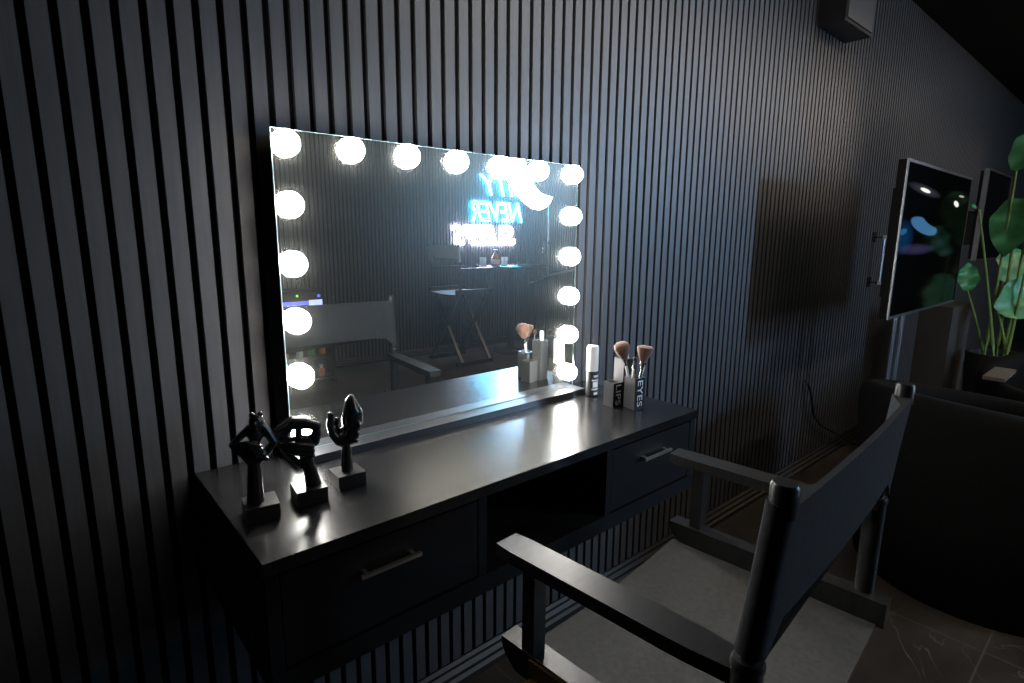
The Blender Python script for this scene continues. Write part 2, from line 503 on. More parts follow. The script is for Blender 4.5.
def cup(name, label, cx, cy, w, d, h, rz, word=None):
    t = thing(name, label, 'brush cup', (cx, cy, DZ), rz)
    bm = bmesh.new()
    x, y, tk = w / 2, d / 2, .0022
    def ring(ix, z): return [bm.verts.new((sx * (x - ix), sy * (y - ix), z)) for sx, sy in ((-1, -1), (1, -1), (1, 1), (-1, 1))]
    r = [ring(0, 0), ring(0, h), ring(tk, h), ring(tk, .004)]
    for a, b in zip(r, r[1:]):
        for k in range(4): bm.faces.new((a[k], a[(k + 1) % 4], b[(k + 1) % 4], b[k]))
    bm.faces.new(r[0][::-1]); bm.faces.new(r[-1])
    obj('cup_body', bm, M['satin'], t, bevel=.0006)
    bm = bmesh.new(); box(bm, -x + .0005, x - .0005, -y - .0008, -y, .0005, h - .0005); obj('front_panel', bm, M['cupfront'], t)
    if word:
        tb = text_mesh(word, extrude=.0)
        x0, x1, y0, y1 = bounds(tb)
        LW, LH = h * .84, w * .50
        S = Matrix.Diagonal((LW / (x1 - x0), LH / (y1 - y0), 1, 1)) @ Matrix.Translation((-(x0 + x1) / 2, -(y0 + y1) / 2, 0))
        bmesh.ops.transform(tb, matrix=S, verts=tb.verts)
        # read from top to bottom: text x -> -z, text y -> +x, on the -y face
        R = Matrix(((0, 1, 0, 0), (0, 0, -1, -y - .0012), (-1, 0, 0, h * .50), (0, 0, 0, 1)))
        bmesh.ops.transform(tb, matrix=R, verts=tb.verts)
        ext = bmesh.ops.extrude_face_region(tb, geom=tb.faces[:])
        bmesh.ops.translate(tb, vec=(0, .0005, 0), verts=[g for g in ext['geom'] if isinstance(g, bmesh.types.BMVert)])
        l = obj('lettering', tb, M['text'], t); l['label'] = 'white letters ' + word
    return t
RZ = -.10
cup('brush_cup', 'short black square cup lettered LIPS', .8862, -.2315, .037, .037, .068, RZ, 'LIPS')
cup('brush_cup', 'tall black square cup lettered EYES holding makeup brushes', .9165, -.2795, .039, .039, .086, RZ, 'EYES')
cup('brush_cup', 'tallest plain black square cup standing behind the lettered cups', .9305, -.2285, .036, .036, .128, RZ)

def brush(label, base, tip, hl, hr, kind, hm, bmats, flat=1.):
    """base: point in the cup, tip: end of the bristles"""
    a, b = Vector(base), Vector(tip)
    x, y, d = frame_of(a, b)
    L = (b - a).length
    t = thing('makeup_brush', label, 'makeup brush', a, 0, 'makeup brushes in the cups')
    R = Matrix((( x.x, y.x, d.x, 0), (x.y, y.y, d.y, 0), (x.z, y.z, d.z, 0), (0, 0, 0, 1)))
    bm = bmesh.new(); lathe(bm, [(.0022, 0), (.0034, .01), (.0042, (L - hl) * .5), (.0036, L - hl - .02)], 14, mtx=R); obj('handle', bm, hm, t, smooth=True)
    bm = bmesh.new(); lathe(bm, [(.0038, L - hl - .0205), (.0044, L - hl - .016), (hr * .42, L - hl + .003), (hr * .40, L - hl + .0035)], 16, mtx=R); obj('ferrule', bm, M['silver'], t, smooth=True)
    z0 = L - hl
    if kind == 'dome': prof = [(.38, 0), (.62, .2), (.88, .45), (1, .65), (.92, .82), (.68, .94), (.3, .99), (0, 1)]
    else: prof = [(.36, 0), (.6, .3), (.9, .62), (1., .82), (.96, .92), (.8, .97), (.3, 1.), (0, 1)]
    prof = [(r * hr, z0 + z * hl) for r, z in prof]
    bm = bmesh.new(); lathe(bm, prof, 28, mtx=R @ Matrix.Diagonal((1, flat, 1, 1)))
    obj('bristles', bm, bmats, t, smooth=True)
brush('largest round brown powder brush leaning left out of the EYES cup', (.9262, -.2748, .816), (.8765, -.2575, .993), .048, .0215, 'dome', M['white'], M['bristle'])
brush('flat-topped brown face brush leaning right out of the EYES cup', (.914, -.286, .816), (.9335, -.2975, .982), .046, .0250, 'flat', M['silver'], M['bristle'], .8)
brush('thin eye brush with a tiny round brown tip between the two big brushes', (.911, -.272, .816), (.912, -.279, .951), .012, .0048, 'dome', M['white'], M['bristle'])
brush('small brush with a pointed brown tip at the right side of the EYES cup', (.928, -.268, .816), (.962, -.286, .962), .020, .0062, 'dome', M['white'], M['bristle'])
t = thing('lip_gloss_tube', 'white capped black tube standing up in the tallest plain cup', 'cosmetic tube', (.9385, -.2310, .8145))
bm = bmesh.new(); lathe(bm, [(.0062, 0), (.0068, .002), (.0068, .120), (.006, .122)], 18); obj('tube_body', bm, M['rubber'], t, smooth=True)
bm = bmesh.new(); lathe(bm, [(.0068, .1215), (.0072, .123), (.0072, .150), (.005, .154), (0, .154)], 18); obj('cap', bm, M['white'], t, smooth=True)

# ------------------------------------------------------------------ three sculptures
SROT = -.342
def sculpture(label, cx, cy, rz, fill, zk=.95):
    t = thing('sculpture', label, 'sculpture', (cx, cy, DZ), rz)
    bm = bmesh.new(); box(bm, -.026, .026, -.026, .026, 0, .0255); obj('base', bm, M['plinth'], t, bevel=.0012)
    bm = bmesh.new(); fill(bm)
    # figure is drawn facing the camera side, so turn it against the block's own rotation
    bmesh.ops.transform(bm, matrix=Matrix.Translation((0, 0, .0245)) @ Matrix.Rotation(SROT - rz, 4, 'Z') @ Matrix.Diagonal((1, 1, zk, 1)), verts=bm.verts)
    remeshed('figure', bm, M['statue'], t, .0014, 4)
mm = .001
def P(x, z, y=0): return (x * mm, y * mm, z * mm)
def LB(bm, pts, rads): limb(bm, [P(*p) for p in pts], [r * mm * (1.28 if r < 8 else 1.1) for r in rads])
def EL(bm, c, s, rx=0, ry=0, rz=0):
    rot = Matrix.Rotation(math.radians(rz), 4, 'Z') @ Matrix.Rotation(math.radians(ry), 4, 'Y') @ Matrix.Rotation(math.radians(rx), 4, 'X')
    ball(bm, P(*c), mm, scale=s, rot=rot, sub=3)
def fig_elbows(bm):
    # forearm column, two bent hands folded in front, narrow face above
    LB(bm, [(-7, 0), (-6, 40), (-5, 72)], [13, 11, 9])
    EL(bm, (-6, 92), (15, 12, 20), ry=8)
    LB(bm, [(-4, 72), (10, 84), (27, 104)], [7, 6, 5])           # right lower edge of the hand
    LB(bm, [(27, 104), (18, 124), (8, 140)], [5.5, 6, 6.5])      # right upper arm back to the face
    LB(bm, [(-8, 134), (-22, 120), (-34, 108)], [5, 5, 4.5])     # left shoulder
    LB(bm, [(-34, 108, -3), (-20, 92, -6), (-12, 78, -4)], [4.5, 5, 5])
    for k in range(4):                                            # four fingers crossing the chest
        LB(bm, [(-30 + k * 5, 108 - k * 7, -6), (-12 + k * 4, 112 - k * 8, -13), (6 + k * 3, 104 - k * 8, -11)], [3.6, 3.8, 3.2])
    EL(bm, (0, 122), (12, 11, 18))
    EL(bm, (3, 143, -3), (11, 9, 17), ry=-4)                      # face
    EL(bm, (-3, 157, -2), (4, 4, 6)); EL(bm, (10, 157, -2), (4, 4, 6))
    EL(bm, (2, 142, -12), (2.6, 4, 7)); EL(bm, (2, 133, -10), (4, 3, 2))
def fig_eyes(bm):
    LB(bm, [(8, 0), (3, 38), (-4, 74)], [13, 10, 10])
    EL(bm, (-6, 86), (24, 11, 16), ry=8)                          # hand under the face
    LB(bm, [(-44, 94), (-34, 72), (-20, 54), (-6, 40)], [4.5, 5, 4.6, 5])   # thumb joining the wrist
    LB(bm, [(-44, 94), (-30, 92), (-14, 92)], [5, 6, 7])
    for k in range(3):
        LB(bm, [(-40 + k * 2, 92 - k * 7, -5), (-16, 88 - k * 8, -11), (10, 80 - k * 9, -9)], [4, 4.2, 3.6])
    LB(bm, [(14, 86), (20, 100), (17, 116)], [7, 5.5, 5])           # right cheek joins brow
    LB(bm, [(-47, 117), (-34, 121), (-20, 127), (0, 124), (18, 118)], [3.4, 6.5, 11.5, 11, 7])   # brow cap
    LB(bm, [(-26, 132), (-20, 137)], [4, 3])
    LB(bm, [(-44, 110), (-40, 106), (-30, 104)], [2.6, 2.6, 2.4])
    LB(bm, [(-47, 117), (-46, 112), (-42, 108)], [2.8, 2.6, 2.6])
    EL(bm, (-11, 106, -4), (6, 7, 15)); EL(bm, (-32, 98), (9, 6, 6)); EL(bm, (9, 96), (7, 6, 6))                              # nose
    EL(bm, (-38, 105), (9, 6, 11)); EL(bm, (-30, 112), (10, 6, 5)); EL(bm, (14, 100), (5, 7, 12))
def fig_ear(bm):
    LB(bm, [(0, 0), (0, 26), (1, 48)], [11, 9.5, 8])
    EL(bm, (-2, 64), (17, 11, 15), ry=-8)                          # palm
    LB(bm, [(-11, 62), (-22, 78), (-26, 98), (-24, 118)], [7.6, 6.4, 5.6, 4.6])  # finger standing on the left
    LB(bm, [(-12, 70, 4), (-16, 92, 5), (-13, 106, 5)], [5, 4, 3.4])
    LB(bm, [(-6, 70, 6), (-3, 84, 7)], [6, 4.5])
    EL(bm, (11, 78), (15, 13, 26), ry=6)                           # jaw
    EL(bm, (14, 106, 0), (20, 17, 33), ry=2)                     # face
    LB(bm, [(14, 120), (13, 138), (13, 150)], [17, 11, 4])         # pointed forehead
    EL(bm, (19, 116, -9), (14, 6, 3), rz=35)                      # brow
    LB(bm, [(21, 110, -11), (23, 96, -14), (22, 90, -13)], [2.4, 3.6, 3.6])    # nose
    EL(bm, (21, 79, -11), (5, 4, 2)); EL(bm, (20, 74, -10), (4.4, 4, 2)); EL(bm, (17, 62, -6), (6, 6, 5))
    EL(bm, (13, 103, -11), (4, 3, 2)); EL(bm, (27, 103, -8), (3, 3, 2))
sculpture('leftmost black sculpture, a face over folded bent arms on a square block', -.0525, -.2545, -.15, fig_elbows)
sculpture('middle black sculpture, hand and wide brow hiding the eyes, on a square block', .0315, -.2460, -.12, fig_eyes, .92)
sculpture('black sculpture nearest the mirror, pointed face with a hand at its ear', .1105, -.2300, -.06, fig_ear)

# ------------------------------------------------------------------ director chairs
def director_chair(label, loc, rz, hw, hd, rail, arm, ring, top, fab0, legm, pr=.0165, lean=.0, cloth='canvasblue'):
    """origin on the floor, faces +y"""
    t = thing('director_chair', label, 'chair', loc, rz)
    rw, rh = .034, .046
    px, py = hw - .006, -hd + .041
    # seat rails
    for s in (-1, 1):
        bm = bmesh.new()
        xa, xb = sorted((s * hw, s * (hw - rw)))
        # front end rounded underneath
        prof = [(-hd, rail), (-hd, rail - rh), (hd - .03, rail - rh), (hd - .008, rail - rh * .6), (hd, rail - .012), (hd, rail)]
        A = [bm.verts.new((xa, y, z)) for y, z in prof]; B = [bm.verts.new((xb, y, z)) for y, z in prof]
        n = len(prof)
        for i in range(n): bm.faces.new((A[i], A[(i + 1) % n], B[(i + 1) % n], B[i]))
        bm.faces.new(A); bm.faces.new(B[::-1])
        rl = obj('seat_rail', bm, M['lacquer'], t, bevel=.003)
        bm = bmesh.new()
        xs = sorted((s * hw, s * (hw + .003)))
        box(bm, xs[0], xs[1], hd - .125, hd - .06, rail - .043, rail - .006)
        box(bm, xs[0] if s > 0 else xs[0] - .006, xs[1] + (.006 if s > 0 else 0), hd - .125, hd - .06, rail - .046, rail - .041)
        h = obj('hinge_plate', bm, M['brass'], rl, bevel=.0008); h['label'] = 'brass hinge plate'
        bm = bmesh.new(); bar(bm, (s * (hw - .014), hd - .055, rail - .002), (s * (hw - .014), hd - .055, arm - .018), .026, .024, (0, 1, 0))
        obj('front_post', bm, M['lacquer'], t, bevel=.003)
        # arm: slightly bowed board with a rounded nose
        bm = bmesh.new()
        n = 12; prev = None
        for k in range(n + 1):
            q = k / n
            y = (hd + .004) + (py - .004 - hd) * q
            zz = arm + .006 * (1 - min(1, q * 6)) ** 2 * 0
            w = .024 + .0 * q
            if q > .8: w = .024 - .007 * (q - .8) / .2
            if k == 0: w = .021
            th = .020
            xc = s * (hw - .019 + .001 * q) - .006 * (1 - q)
            cur = [bm.verts.new((xc + a * w, y, zz + b)) for a, b in ((-1, -th), (1, -th), (1, 0), (-1, 0))]
            if prev:
                for i in range(4): bm.faces.new((prev[i], prev[(i + 1) % 4], cur[(i + 1) % 4], cur[i]))
            else: bm.faces.new(cur[::-1])
            prev = cur
        bm.faces.new(prev)
        obj('armrest', bm, M['lacquer'], t, bevel=.0035)
        # turned back post with ring and finial
        bm = bmesh.new()
        lathe(bm, [(pr * .95, rail - .002), (pr * 1.0, ring - .05), (pr * 1.02, ring - .006)], 20, (s * px, py, 0))
        for v in lathe(bm, [(pr * .66, ring - .007), (pr * .66, top - .012)], 20, (s * px, py, 0)):
            v.co.y -= lean * (v.co.z - ring) / (top - ring)
        po = obj('back_post', bm, M['lacquer'], t, smooth=True)
        bm = bmesh.new(); lathe(bm, [(pr * .98, ring - .007), (pr * 1.1, ring - .004), (pr * 1.1, ring + .001), (pr * .98, ring + .006), (pr * .7, ring + .007)], 20, (s * px, py, 0))
        obj('post_ring', bm, M['lacquer'], po, smooth=True)
        bm = bmesh.new(); lathe(bm, [(pr * .84, top - .034), (pr * .84, top - .003), (pr * .70, top), (0, top)], 20, (s * px, py - lean, 0))
        obj('finial', bm, M['lacquer'], po, smooth=True)
    # sling seat
    bm = bmesh.new()
    nx, ny = 16, 10
    zs = rail - rh + .004
    def seat_z(u): return zs - .012 * math.sin(PI * u) 
    g = [[[bm.verts.new((-(hw - rw + .004) + 2 * (hw - rw + .004) * i / nx, -hd + .012 + (2 * hd - .02) * j / ny, seat_z(i / nx) - dz)) for i in range(nx + 1)] for j in range(ny + 1)] for dz in (0, .0035)]
    for j in range(ny):
        for i in range(nx):
            bm.faces.new((g[0][j][i], g[0][j][i + 1], g[0][j + 1][i + 1], g[0][j + 1][i]))
            bm.faces.new((g[1][j][i], g[1][j + 1][i], g[1][j + 1][i + 1], g[1][j][i + 1]))
    for j in (0, ny):
        for i in range(nx): bm.faces.new((g[0][j][i], g[0][j][i + 1], g[1][j][i + 1], g[1][j][i]))
    for i in (0, nx):
        for j in range(ny): bm.faces.new((g[0][j][i], g[0][j + 1][i], g[1][j + 1][i], g[1][j][i]))
    obj('seat', bm, M['canvas' if cloth == 'canvasblue' else cloth], t, smooth=True)
    # back sling wraps both posts
    bm = bmesh.new()
    loop = []
    r = pr * .88
    for k in range(13):
        a = PI / 2 - PI * k / 12 
        loop.append((px + r * math.cos(a), py + r * math.sin(a)))
    for k in range(1, 16): loop.append((px - 2 * px * k / 16, py - r - .006 * math.sin(PI * k / 16)))
    for k in range(13):
        a = -PI / 2 - PI * k / 12
        loop.append((-px + r * math.cos(a), py + r * math.sin(a)))
    for k in range(1, 16): loop.append((-px + 2 * px * k / 16, py - r + .0075 - .006 * math.sin(PI * k / 16) if 1 < k < 15 else py + r * .2))
    zf1 = top - .021
    n = len(loop); rows = []
    hts = [0, .004, .012, .02, .05, .5, .95, .97, .985, .997, 1]
    for h in hts:
        e = .0008 if h in (.004, .02, .97, .997) else 0
        zz = fab0 + (zf1 - fab0) * h
        fl = 1 + .16 * max(0, 1 - h / .10)      # hem swells a little at the foot of each sleeve
        rw_ = []
        z_row = zz
        for x, y in loop:
            zz = z_row
            cx_ = px if x > 0 else -px
            if abs(x) > px - r * 1.01: x, y = cx_ + (x - cx_) * fl, py + (y - py) * fl
            else: zz = max(zz, fab0 + .030 * (top - fab0) / .19) if h < .1 else zz
            rw_.append(bm.verts.new((x, y - lean * (zz - ring) / (top - ring), zz)))
        rows.append(rw_)
    for a, b in zip(rows, rows[1:]):
        for i in range(n): bm.faces.new((a[i], a[(i + 1) % n], b[(i + 1) % n], b[i]))
    bm.faces.new(rows[0][::-1]); bm.faces.new(rows[-1])
    obj('backrest', bm, M[cloth], t, smooth=True)
    # crossed legs, floor runners, foot board
    zt = rail - rh + .006
    for y in (hd - .05, -hd + .05):
        for s, off in ((1, .010), (-1, -.010)):
            bm = bmesh.new(); bar(bm, (s * (hw - .02), y + off, zt), (-s * (hw - .015), y + off, .034), .018, .034, (0, 1, 0))
            obj('leg', bm, legm if s < 0 else M['lacquer'], t, bevel=.002)  # legs leaning one way take a paler metal, imitating light caught there
    for s in (-1, 1):
        bm = bmesh.new(); box(bm, s * (hw - .015) - .016, s * (hw - .015) + .016, -hd, hd, 0, .036); obj('foot_rail', bm, M['lacquer'], t, bevel=.003)
    return t
CH = director_chair('black wooden director chair with canvas seat and back facing the dressing table', (.4905, -.762, 0), math.radians(4.3),
               .277, .206, .650, .810, .823, 1.0345, .838, M['lacquer'], .0165, .019)
director_chair('tall director chair with splayed legs by the round bar table at the far wall', (3.02, -3.58, 0), -PI / 2,
               .255, .222, .752, .958, .985, 1.195, 1.02, M['darksteel'], .012, .02, 'canvaspale')

# ------------------------------------------------------------------ televisions
TY, TX0, TX1, TZ0, TZ1 = -.48, 2.295, 3.365, .948, 1.572
tv = thing('television', 'large wide television on a twin-pole floor stand with a blue crescent reflection painted on its dark screen', 'television', ((TX0 + TX1) / 2, -.36, 0))
def tpart(name, bm, m, parent=None, **k):
    o = obj(name, bm, m, None, **k); o.data.transform(Matrix.Translation((-(TX0 + TX1) / 2, .36, 0))); o.parent = parent or tv; return o
bm = bmesh.new()
b_ = .011
for a in ((TX0, TX1, TZ0, TZ0 + b_), (TX0, TX1, TZ1 - b_, TZ1), (TX0, TX0 + b_, TZ0 + b_, TZ1 - b_), (TX1 - b_, TX1, TZ0 + b_, TZ1 - b_)):
    box(bm, a[0], a[1], TY, TY + .006, a[2], a[3])
tpart('bezel', bm, M['darksteel'])
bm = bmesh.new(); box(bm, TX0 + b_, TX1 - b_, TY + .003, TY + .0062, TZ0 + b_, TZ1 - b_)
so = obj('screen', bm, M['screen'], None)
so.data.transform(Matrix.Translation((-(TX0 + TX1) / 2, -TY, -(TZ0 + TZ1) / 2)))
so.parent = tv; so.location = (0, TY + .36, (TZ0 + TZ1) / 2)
bm = bmesh.new(); box(bm, TX0 + .002, TX1 - .002, TY + .0062, TY + .035, TZ0 + .002, TZ1 - .002); box(bm, TX0 + .12, TX1 - .12, TY + .035, TY + .075, TZ0 + .08, TZ1 - .1); tpart('back_housing', bm, M['tvblack'])
for x in (2.80, 2.91):
    bm = bmesh.new(); tube(bm, [(x, -.375, .03), (x, -.375, 1.42)], .016, 16); tpart('stand_pole', bm, M['steel'], smooth=True)
bm = bmesh.new(); tube(bm, [(2.785, -.004, .52), (2.787, -.025, .50), (2.80, -.035, .46), (2.87, -.035, .32), (2.98, -.04, .235), (3.12, -.045, .175), (3.30, -.05, .10), (3.44, -.06, .02), (3.50, -.07, .008)], .006, 8)
tag(obj('power_cable', bm, M['blackgloss'], smooth=True), 'black cable looping down the slatted wall to the floor below the television', 'cable')
bm = bmesh.new(); box(bm, 2.70, 3.0, -.41, -.36, 1.16, 1.36); tpart('mount_plate', bm, M['rubber'])
bm = bmesh.new(); box(bm, 2.76, 3.16, -.50, -.20, 0, .03); tpart('stand_base', bm, M['rubber'], bevel=.008)

T2 = thing('television', 'switched-off dark screen fixed to the slatted wall behind the plant', 'television', (5.1, -.28, 1.35))
bm = bmesh.new()
x0, x1, z0, z1, y = 4.76, 5.62, 1.12, 1.748, -.30
for a in ((x0, x1, z0, z0 + .012), (x0, x1, z1 - .012, z1), (x0, x0 + .012, z0 + .012, z1 - .012), (x1 - .012, x1, z0 + .012, z1 - .012)):
    box(bm, a[0] - 5.1, a[1] - 5.1, -.02, .01, a[2] - 1.35, a[3] - 1.35)
obj('bezel', bm, M['darksteel'], T2)
bm = bmesh.new(); box(bm, x0 + .012 - 5.1, x1 - .012 - 5.1, -.016, .03, z0 + .012 - 1.35, z1 - .012 - 1.35); obj('screen', bm, M['screenoff'], T2)
bm = bmesh.new(); box(bm, -.15, .15, .03, .279, -.12, .12); obj('wall_mount', bm, M['rubber'], T2)

t = thing('pull_handle', 'slim vertical bar handle on the slatted wall left of the large television', 'handle', (3.60, 0, 1.142))
bm = bmesh.new(); tube(bm, [(0, -.06, -.14), (0, -.06, .14)], .008, 12); obj('grip', bm, M['steel'], t, smooth=True)
for z in (-.135, .135):
    bm = bmesh.new(); box(bm, -.011, .011, -.072, -.052, z - .012, z + .012); obj('end_cap', bm, M['white'], t, bevel=.003)
    bm = bmesh.new(); tube(bm, [(0, -.052, z), (0, -.004, z)], .006, 8); box(bm, -.03, .03, -.004, 0, z - .03, z + .03); obj('standoff', bm, M['tvblack'], t)

# ------------------------------------------------------------------ ceiling speaker
t = thing('loudspeaker', 'black box loudspeaker hung high on the slatted wall', 'loudspeaker', (2.675, 0, 2.20))
bm = bmesh.new(); box(bm, -.165, .165, -.115, 0, 0, .40); obj('cabinet', bm, M['skirt'], t, bevel=.006)
bm = bmesh.new(); box(bm, -.150, .150, -.121, -.114, .015, .385); obj('grille', bm, mat('speaker_grille', (.09, .088, .09), .6, noise=.2, nscale=200), t, bevel=.002)

# ------------------------------------------------------------------ tub armchairs
def tub_chair(label, loc, rz, R, hb, hf, taper=.9):
    """round shell, back towards -x (local), open front at +x"""
    t = thing('tub_armchair', label, 'armchair', loc, rz)
    bm = bmesh.new(); n = 64; th = .10
    def rim(a):  # a=pi is the back
        k = .5 - .5 * math.cos(a)              # 0 front .. 1 back
        return hf + (hb - hf) * k
    prof = []
    rings = []
    for k in range(n):
        a = 2 * PI * k / n; h = rim(a); c, s = math.cos(a), math.sin(a)
        pts = [(R * taper, .0), (R * (taper + (1 - taper) * .45), h * .4), (R, h - .05), (R - .012, h - .014), (R - .035, h), (R - th + .03, h - .001), (R - th + .006, h - .016), (R - th, h - .05), (R - th, .36)]
        rings.append([bm.verts.new((r * c, r * s, z)) for r, z in pts])
    m = len(rings[0])
    for k in range(n):
        A, B = rings[k], rings[(k + 1) % n]
        for i in range(m - 1): bm.faces.new((A[i], B[i], B[i + 1], A[i + 1]))
    bm.faces.new([r[0] for r in rings][::-1]); bm.faces.new([r[-1] for r in rings])
    obj('shell', bm, M['tub'], t, smooth=True, auto=False)
    bm = bmesh.new(); q = R - th - .005
    lathe(bm, [(q * .9, .362), (q, .372), (q, .445), (q * .94, .462), (0, .468)], 48); obj('seat_cushion', bm, M['tub'], t, smooth=True)
    return t
tub_chair('near black tub armchair right behind the director chair', (2.375, -.86, 0), -.25, .455, .735, .60)
tub_chair('far black tub armchair in front of the plant, with a wooden tray on its rim', (3.42, -1.04, 0), 2.70, .43, .735, .585, .93)
bm = bmesh.new(); box(bm, -.145, .145, -.04, .04, 0, .016)
tr = obj('armrest_tray', bm, M['oak'], None, (3.155, -.735, .631), bevel=.003)
tag(tr, 'small pale wooden tray lying on the rim of the far tub armchair', 'tray')

bm = bmesh.new(); box(bm, -.24, .24, -.08, .08, 0, .885)
o = obj('plinth', bm, M['greybox'], None, (3.93, -.34, 0), bevel=.006)
tag(o, 'low grey slab plinth standing just past the right end of the large television', 'plinth')

# ------------------------------------------------------------------ plant
pl = thing('potted_plant', 'tall green bird-of-paradise plant with broad leaves in a dark pot', 'plant', (3.93, -.60, 0))
bm = bmesh.new(); lathe(bm, [(.09, 0), (.105, .01), (.135, .60), (.14, .62), (.125, .62), (.12, .56), (.0, .56)], 32); obj('pot', bm, M['pot'], pl, smooth=True)
bm = bmesh.new(); lathe(bm, [(.119, .561), (.10, .575), (.0, .58)], 24); obj('soil', bm, M['soil'], pl, smooth=True)
CAMP = Vector((-.3045, -1.1774, 1.2688))
def leaf(base, joint, tipv, length, width, roll, bend):
    """stem from base to joint; blade continues along tipv"""
    base, joint = Vector(base), Vector(joint)
    bm = bmesh.new()
    mid = base.lerp(joint, .5) + Vector((0, 0, .03)) + (joint - base).cross(Vector((0, 0, 1))) * .02
    pts = []
    for k in range(11):
        q = k / 10
        pts.append((1 - q) ** 2 * base + 2 * q * (1 - q) * mid + q * q * joint)
    tube(bm, pts, [.010 - .005 * k / 10 for k in range(11)], 8)
    st = obj('stem', bm, M['stem'], pl, smooth=True)
    d = Vector(tipv).normalized()
    x = d.cross(Vector((.98, .15, -.1))).normalized()   # blades turn their faces to the open room
    x = Matrix.Rotation(roll, 3, d) @ x
    nrm = x.cross(d)
    bm = bmesh.new(); N, Mw = 16, 8
    grid = []
    for i in range(N + 1):
        q = i / N
        w = width * (math.sin(PI * min(1, q * .93 + .07)) ** .75) * (1 - .15 * q)
        c = joint + d * (length * q) - Vector((0, 0, 1)) * bend * q * q
        row = []
        for j in range(-Mw // 2, Mw // 2 + 1):
            s = j / (Mw / 2)
            row.append(c + x * (w * s) + nrm * (-.22 * w * abs(s) + .012 * math.sin(q * 17 + s * 2) * abs(s)))
        grid.append(row)
    top = [[bm.verts.new(p + nrm * .0008) for p in row] for row in grid]
    bot = [[bm.verts.new(p - nrm * .0008) for p in row] for row in grid]
    for i in range(N):
        for j in range(Mw):
            bm.faces.new((top[i][j], top[i][j + 1], top[i + 1][j + 1], top[i + 1][j]))
            bm.faces.new((bot[i][j], bot[i + 1][j], bot[i + 1][j + 1], bot[i][j + 1]))
    obj('leaf', bm, M['leaf'], pl, smooth=True, auto=False)
# leaves are given as (joint, direction, length, half width, roll, bend) around the pot, metres from the pot centre
LEAVES = [
    ((.135, .029, 1.50), (.045, .040, 1.20), .108, .25, .03),    # big drooping leaf
    ((.150, .063, 1.66), (.26, -.02, 1.98), .085, -.35, .04),    # upright leaf above it
    ((-.03, .014, .86), (.26, -.16, 1.05), .125, .2, .03),       # low leaf on the right
    ((-.149, .147, .98), (-.128, .165, 1.14), .055, .3, .0),     # small leaf on the left
    ((-.05, .17, 1.44), (-.14, .27, 1.52), .012, .0, .03),       # narrow bent shoot
    ((.18, -.02, 1.30), (.34, -.14, 1.62), .10, -.4, .05),
    ((.22, .05, 1.02), (.46, .02, 1.26), .11, .5, .06),
    ((.10, -.06, 1.18), (.20, -.20, 1.40), .09, .6, .05),
]
for i, (j, tp, wd, rl, bd) in enumerate(LEAVES):
    a = 2.4 * i
    leaf((.06 * math.cos(a), .06 * math.sin(a), .572), j, Vector(tp) - Vector(j), (Vector(tp) - Vector(j)).length, wd, rl, bd)

# ------------------------------------------------------------------ far side of the room (seen in the mirror)
# neon sign
def neon_row(word, x_start_bot, x_end_bot, z0, z1, m, parent, shear, y, ol=.021):
    bm = text_mesh(word, outline=ol)
    x0, x1, y0, y1 = bounds(bm)
    Hh, Wd = z1 - z0, x_start_bot - x_end_bot
    for v in bm.verts:
        u = (v.co.x - x0) / (x1 - x0); w = (v.co.y - y0) / (y1 - y0)
        yy = v.co.z * (Hh / (y1 - y0))
        wx = x_start_bot - u * Wd - shear * w * Hh
        v.co = Vector((wx, y + yy, z0 + w * Hh)) - parent.location
    return obj('neon_lettering', bm, m, parent)
ns = thing('neon_sign', 'wall sign in slanted neon outline letters, two cyan lines over a white one', 'neon sign', (3.77, YB, 1.55))
NY = YB + .022
neon_row('CITY', 4.34, 3.69, 1.715, 1.94, M['neon_cyan'], ns, .30, NY)
neon_row('NEVER', 4.265, 3.515, 1.425, 1.65, M['neon_cyan'], ns, .26, NY)
neon_row('SLEEPS', 4.165, 3.295, 1.16, 1.385, M['neon_white'], ns, .22, NY)
for o in list(ns.children)[:2]: o['label'] = 'cyan neon letters'
list(ns.children)[2]['label'] = 'white neon letters'

# crescent lamp on a stand
LX, LY = 3.93, -3.22
cl = thing('crescent_lamp', 'glowing white half-moon lamp on a tall thin stand', 'lamp', (LX, LY, 0))
bm = bmesh.new(); N = 28
outer = [(3.33, 2.17), (3.27, 2.08), (3.25, 1.98), (3.265, 1.885), (3.30, 1.81), (3.36, 1.735), (3.445, 1.66), (3.54, 1.59), (3.645, 1.54), (3.74, 1.528), (3.83, 1.555), (3.90, 1.61), (3.935, 1.668)]
inner = [(3.33, 2.17), (3.39, 2.165), (3.45, 2.14), (3.50, 2.08), (3.535, 2.02), (3.56, 1.955), (3.59, 1.89), (3.625, 1.825), (3.68, 1.765), (3.74, 1.712), (3.80, 1.685), (3.87, 1.676), (3.935, 1.668)]
ringv = []
for (ox, oz), (ix, iz) in zip(outer, inner):
    ringv.append([bm.verts.new((px_ - LX, yy, pz_)) for px_, pz_, yy in ((ox, oz, .010), (ox, oz, .014), (ix, iz, .014), (ix, iz, .010))])
for A, B in zip(ringv, ringv[1:]):
    for i in range(4): bm.faces.new((A[i], A[(i + 1) % 4], B[(i + 1) % 4], B[i]))
bmesh.ops.remove_doubles(bm, verts=bm.verts, dist=1e-4)
shell = bm.copy()
for v in shell.verts: v.co.y = (v.co.y - .010) * 6 - .0145
obj('light_arc', bm, M['moonlight'], cl)
obj('back_shell', shell, M['rubber'], cl)
ld = bpy.data.lights.new('lamp_beam', 'AREA'); ld.shape = 'DISK'; ld.size = .18; ld.energy = 11
ld.color = (.42, .67, 1.); ld.spread = math.radians(38)
lo = bpy.data.objects.new('lamp_beam', ld); COL.objects.link(lo); lo.parent = cl
lo.location = (3.41 - LX, .018, 1.86)
